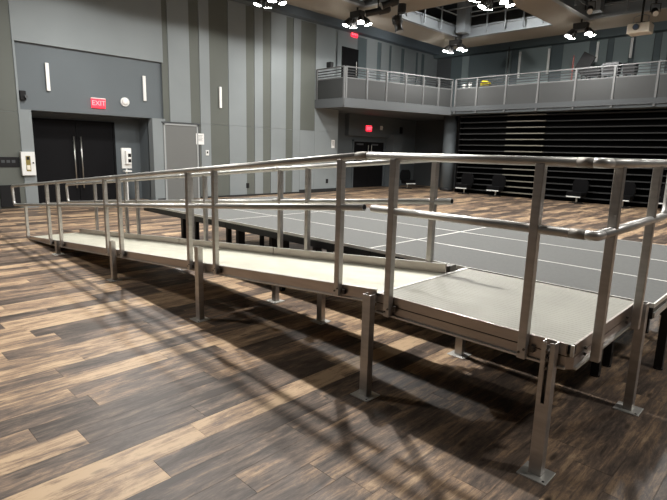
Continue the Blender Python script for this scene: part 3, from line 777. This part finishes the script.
MB().prism([(-.07, -.1, 0), (.12, -.1, 0), (.12, .1, 0), (-.07, .1, 0)], b+Vector((.02, 0, z0-.08)), b+Vector((.02, 0, z0-.04))).build('drip_tray', 'white', t)
# paper notices, thermostat, sockets
def sheet(px, py, w_, h_, X, label):
    q = on(px, py, 0, X); t = empty('paper_notice', q); tag(t, label, 'notice')
    MB().box(q+Vector((0, -w_/2, -h_/2)), q+Vector((.006, w_/2, h_/2))).build('sheet', 'paper', t)
    for k in range(5): MB().box(q+Vector((.006, -w_*.32, h_*(.3-.12*k))), q+Vector((.0075, w_*(.32-.05*(k % 2)), h_*(.3-.12*k)+h_*.035))).build('print_line', 'grey_plastic', t)
sheet(200, 139, .30, .36, XL+.012, 'white printed notice beside the grey single door')
sheet(333, 144, .20, .34, XL, 'white printed notice at the end of the striped wall by the alcove')
q = on(207, 152.8, 0, XL); t = empty('thermostat', q); tag(t, 'small white wall control with dark display under the paper notice', 'thermostat')
MB().box(q+Vector((0, -.06, -.09)), q+Vector((.03, .06, .09))).build('case', 'white', t, bevel=.006)
MB().box(q+Vector((.03, -.03, -.02)), q+Vector((.034, .03, .05))).build('display', 'black_plastic', t)
for px, py, l in ((247.3, 185.5, 'black socket box low on an olive stripe of the wall'), (326.5, 181, 'black socket box low at the end of the striped wall')):
    q = on(px, py, 0, XL-.02); t = empty('wall_socket', q); tag(t, l, 'socket')
    MB().box(q+Vector((0, -.06, -.09)), q+Vector((.04, .06, .09))).build('case', 'black_plastic', t)
# upper dark doorway on the balcony
a, b = on(341.5, 60, 0, XL), on(358, 60, 0, XL); zt = on(350, 48, 0, XL).z
d = empty('door_4', (XL, (a.y+b.y)/2, ZB1)); tag(d, kind='structure')
MB().box((XL-.04, a.y, ZB1), (XL+.02, b.y, zt)).build('door_leaf', 'door_black', d)
MB().tube([(XL+.06, b.y-.15, 4.9), (XL+.06, b.y-.15, 5.5)], .015, 8).build('pull_handle', 'chrome', d)

# ================================================================ CEILING EQUIPMENT
def stage_light(p, aim, L_, r, label):
    p, aim = Vector(p), Vector(aim).normalized()
    t = empty('stage_light', p); tag(t, label, 'stage light')
    b = MB().tube([p-aim*L_*.5, p-aim*L_*.42, p-aim*L_*.05, p, p+aim*L_*.3, p+aim*L_*.5], [r*.6, r, r, r*.72, r*.72, r*.85], 14).build('barrel', 'black_steel', t, smooth=True)
    MB().tube([p+aim*(L_*.5-.01), p+aim*(L_*.5+.006)], r*.8, 14).build('lens', 'lens_clear', b)
    sd = aim.cross(Vector((0, 0, 1))).normalized()*(r+.03)
    MB().tube([p+sd, p+sd+Vector((0, 0, .22)), p-sd+Vector((0, 0, .22)), p-sd], .014, 8).build('yoke', 'black_steel', t)
    MB().tube([p+Vector((0, 0, .22)), p+Vector((0, 0, .42))], .03, 8).build('clamp', 'black_steel', t)
q = on(378, 11, 2, 5.78); stage_light(q, (-.75, -.6, -.2), .75, .12, 'black ellipsoidal stage light lying nearly level under the beige soffit')
q = on(390, 3, 2, 5.78); stage_light(q, (-.6, -.7, -.35), .5, .12, 'black stage light tucked behind the level ellipsoidal one')
q = on(398, 24, 2, 5.78); stage_light(q, (.25, .05, -1), .5, .17, 'black downlight can with a pale lens under the soffit edge')
q = on(402, 6, 2, 6.15); tag(MB().tube([(q.x, q.y, 5.95), (q.x, q.y, 7.4)], .13, 14).build('ceiling_tube', 'black_steel'), 'black vertical tube hanging from the grid above the can light', 'pipe')
# projector
q = on(640, 29, 1, 15.2); t = empty('projector', q); tag(t, 'cream white projector hanging from the ceiling grid', 'projector')
MB().box(q+Vector((-.30, -.22, -.14)), q+Vector((.30, .28, .14))).build('body', 'cream', t, bevel=.03)
MB().tube([q+Vector((-.05, -.22, .02)), q+Vector((-.05, -.28, .02))], .085, 18).build('lens_ring', 'grey_plastic', t)
MB().tube([q+Vector((-.05, -.28, .02)), q+Vector((-.05, -.29, .02))], .06, 18).build('lens_glass', 'lens', t)
MB().tube([q+Vector((0, .05, .14)), q+Vector((0, .05, 1.2))], .03, 10).build('mount_pole', 'black_steel', t)
MB().box(q+Vector((-.12, -.05, .14)), q+Vector((.12, .15, .19))).build('mount_plate', 'black_steel', t)
for dx in (-.2, .2): MB().tube([q+Vector((dx, 0, .14)), q+Vector((dx, 0, .35)), q+Vector((0, .05, .42))], .012, 8).build('mount_strut', 'steel_grey', t)
for k in range(2):
    v = on((590, 655)[k], (10, 12)[k], 2, 5.78); stage_light(v, (.3, -.8, -.4), .4, .09, ('small stage light clamped above the rim beside the soffit divider', 'small stage light clamped above the projector')[k])

# ================================================================ THINGS ON THE BALCONY
def at_b(px, y=18.3): q = on(px, 65, 1, y); return Vector((q.x, y, ZB1))
b = at_b(583, 18.6); t = empty('music_stand', b); tag(t, 'dark tilted stand with a folded board behind the balcony railing', 'stand')
MB().tube([b+Vector((0, 0, .02)), b+Vector((0, 0, 1.2))], .03, 8).build('pole', 'black_steel', t)
MB().obox(b+Vector((.05, 0, 1.5)), (.5, .05, .75), Matrix.Rotation(.5, 3, 'Y')).build('board', 'black_plastic', t)
for k in range(3):
    a = k*2.1; MB().tube([b+Vector((0, 0, .3)), b+Vector((.35*math.cos(a), .35*math.sin(a), .01))], .015, 8).build('leg', 'black_steel', t)
b = at_b(573, 18.9); t = empty('pole_banner', b); tag(t, 'thin reddish pole beside the dark tilted stand on the balcony', 'pole')
MB().tube([b, b+Vector((0, 0, 1.9))], .03, 8).build('shaft', mat('dull_red_paint', (.22, .06, .05), .6), t)
MB().tube([b, b+Vector((0, 0, .03))], .15, 12).build('foot', 'black_steel', t)
def case(px, w_, h_, z, m_, name, label, cat, y=18.2):
    b = at_b(px, y); t = empty(name, b); tag(t, label, cat)
    MB().box(b+Vector((-w_/2, -.2, z)), b+Vector((w_/2, .2, z+h_))).build('case', m_, t, bevel=.02)
    for s in (-1, 1): MB().box(b+Vector((s*w_*.38-.03, -.16, 0)), b+Vector((s*w_*.38+.03, .16, z))).build('support', 'black_steel', t)
    MB().box(b+Vector((-w_*.4, -.21, z+h_*.2)), b+Vector((w_*.4, -.2, z+h_*.8))).build('front_panel', 'black_plastic', t)
case(612, .55, .42, .95, 'grey_plastic', 'mixing_desk', 'mid grey control desk above the balcony railing', 'desk')
case(631, .40, .34, .95, 'black_plastic', 'equipment_case', 'black equipment case beside the grey control desk', 'case')
case(595, .50, .26, .95, 'black_plastic', 'laptop_stand', 'small black equipment stand between tilted stand and grey desk', 'stand')
b = at_b(487, 17.9); t = empty('yellow_bag', b); tag(t, 'bright yellow bag resting behind the balcony railing', 'bag')
MB().prism([(-.2, 0, 0), (.2, 0, 0), (.22, 0, .1), (.12, 0, .2), (-.1, 0, .22), (-.2, 0, .12)], b+Vector((0, -.1, .86)), b+Vector((0, .1, .86))).build('pouch', 'yellow', t, bevel=.03)
MB().box(b+Vector((-.3, -.15, .82)), b+Vector((.6, .15, .86))).build('shelf_board', 'black_steel', t)
for s in (-.25, .55): MB().box(b+Vector((s-.02, -.02, 0)), b+Vector((s+.02, .02, .82))).build('shelf_leg', 'black_steel', t)
for px, h_, l in ((466, .14, 'smaller white cup on the balcony ledge next to the yellow bag'), (471.5, .20, 'larger white cup on the balcony ledge next to the yellow bag')):
    b = at_b(px, 17.75); t = empty('cup', b+Vector((0, 0, .8))); tag(t, l, 'cup')
    MB().tube([b+Vector((0, 0, .8)), b+Vector((0, 0, .8+h_))], [.06, .09], 12).build('cup_body', 'white', t)
    MB().tube([b+Vector((0, 0, .8+h_)), b+Vector((0, 0, .82+h_))], .092, 12).build('lid', 'paper', t)
b = at_b(469, 17.75); t = empty('side_table', b); tag(t, 'narrow black table holding white cups behind the railing', 'table')
MB().box(b+Vector((-.35, -.14, .76)), b+Vector((.35, .14, .80))).build('table_top', 'black_steel', t)
for sx in (-.3, .3): MB().box(b+Vector((sx-.02, -.1, 0)), b+Vector((sx+.02, .1, .76))).build('leg', 'black_steel', t)
b = at_b(508, 19.2); t = empty('dark_pole', b); tag(t, 'tall thin black pole standing on the balcony', 'pole')
MB().tube([b, b+Vector((0, 0, 2.6))], .03, 8).build('shaft', 'black_steel', t)
MB().tube([b, b+Vector((0, 0, .03))], .18, 12).build('foot', 'black_steel', t)
q = on(330, 66.5, 1, 12.0); t = empty('small_monitor', (q.x, 12.0, ZBT+.02)); tag(t, 'small black box mounted on the short balcony railing', 'box')
MB().box((q.x-.12, 11.92, ZBT+.02), (q.x+.12, 12.08, ZBT+.22)).build('case', 'black_plastic', t, bevel=.01)
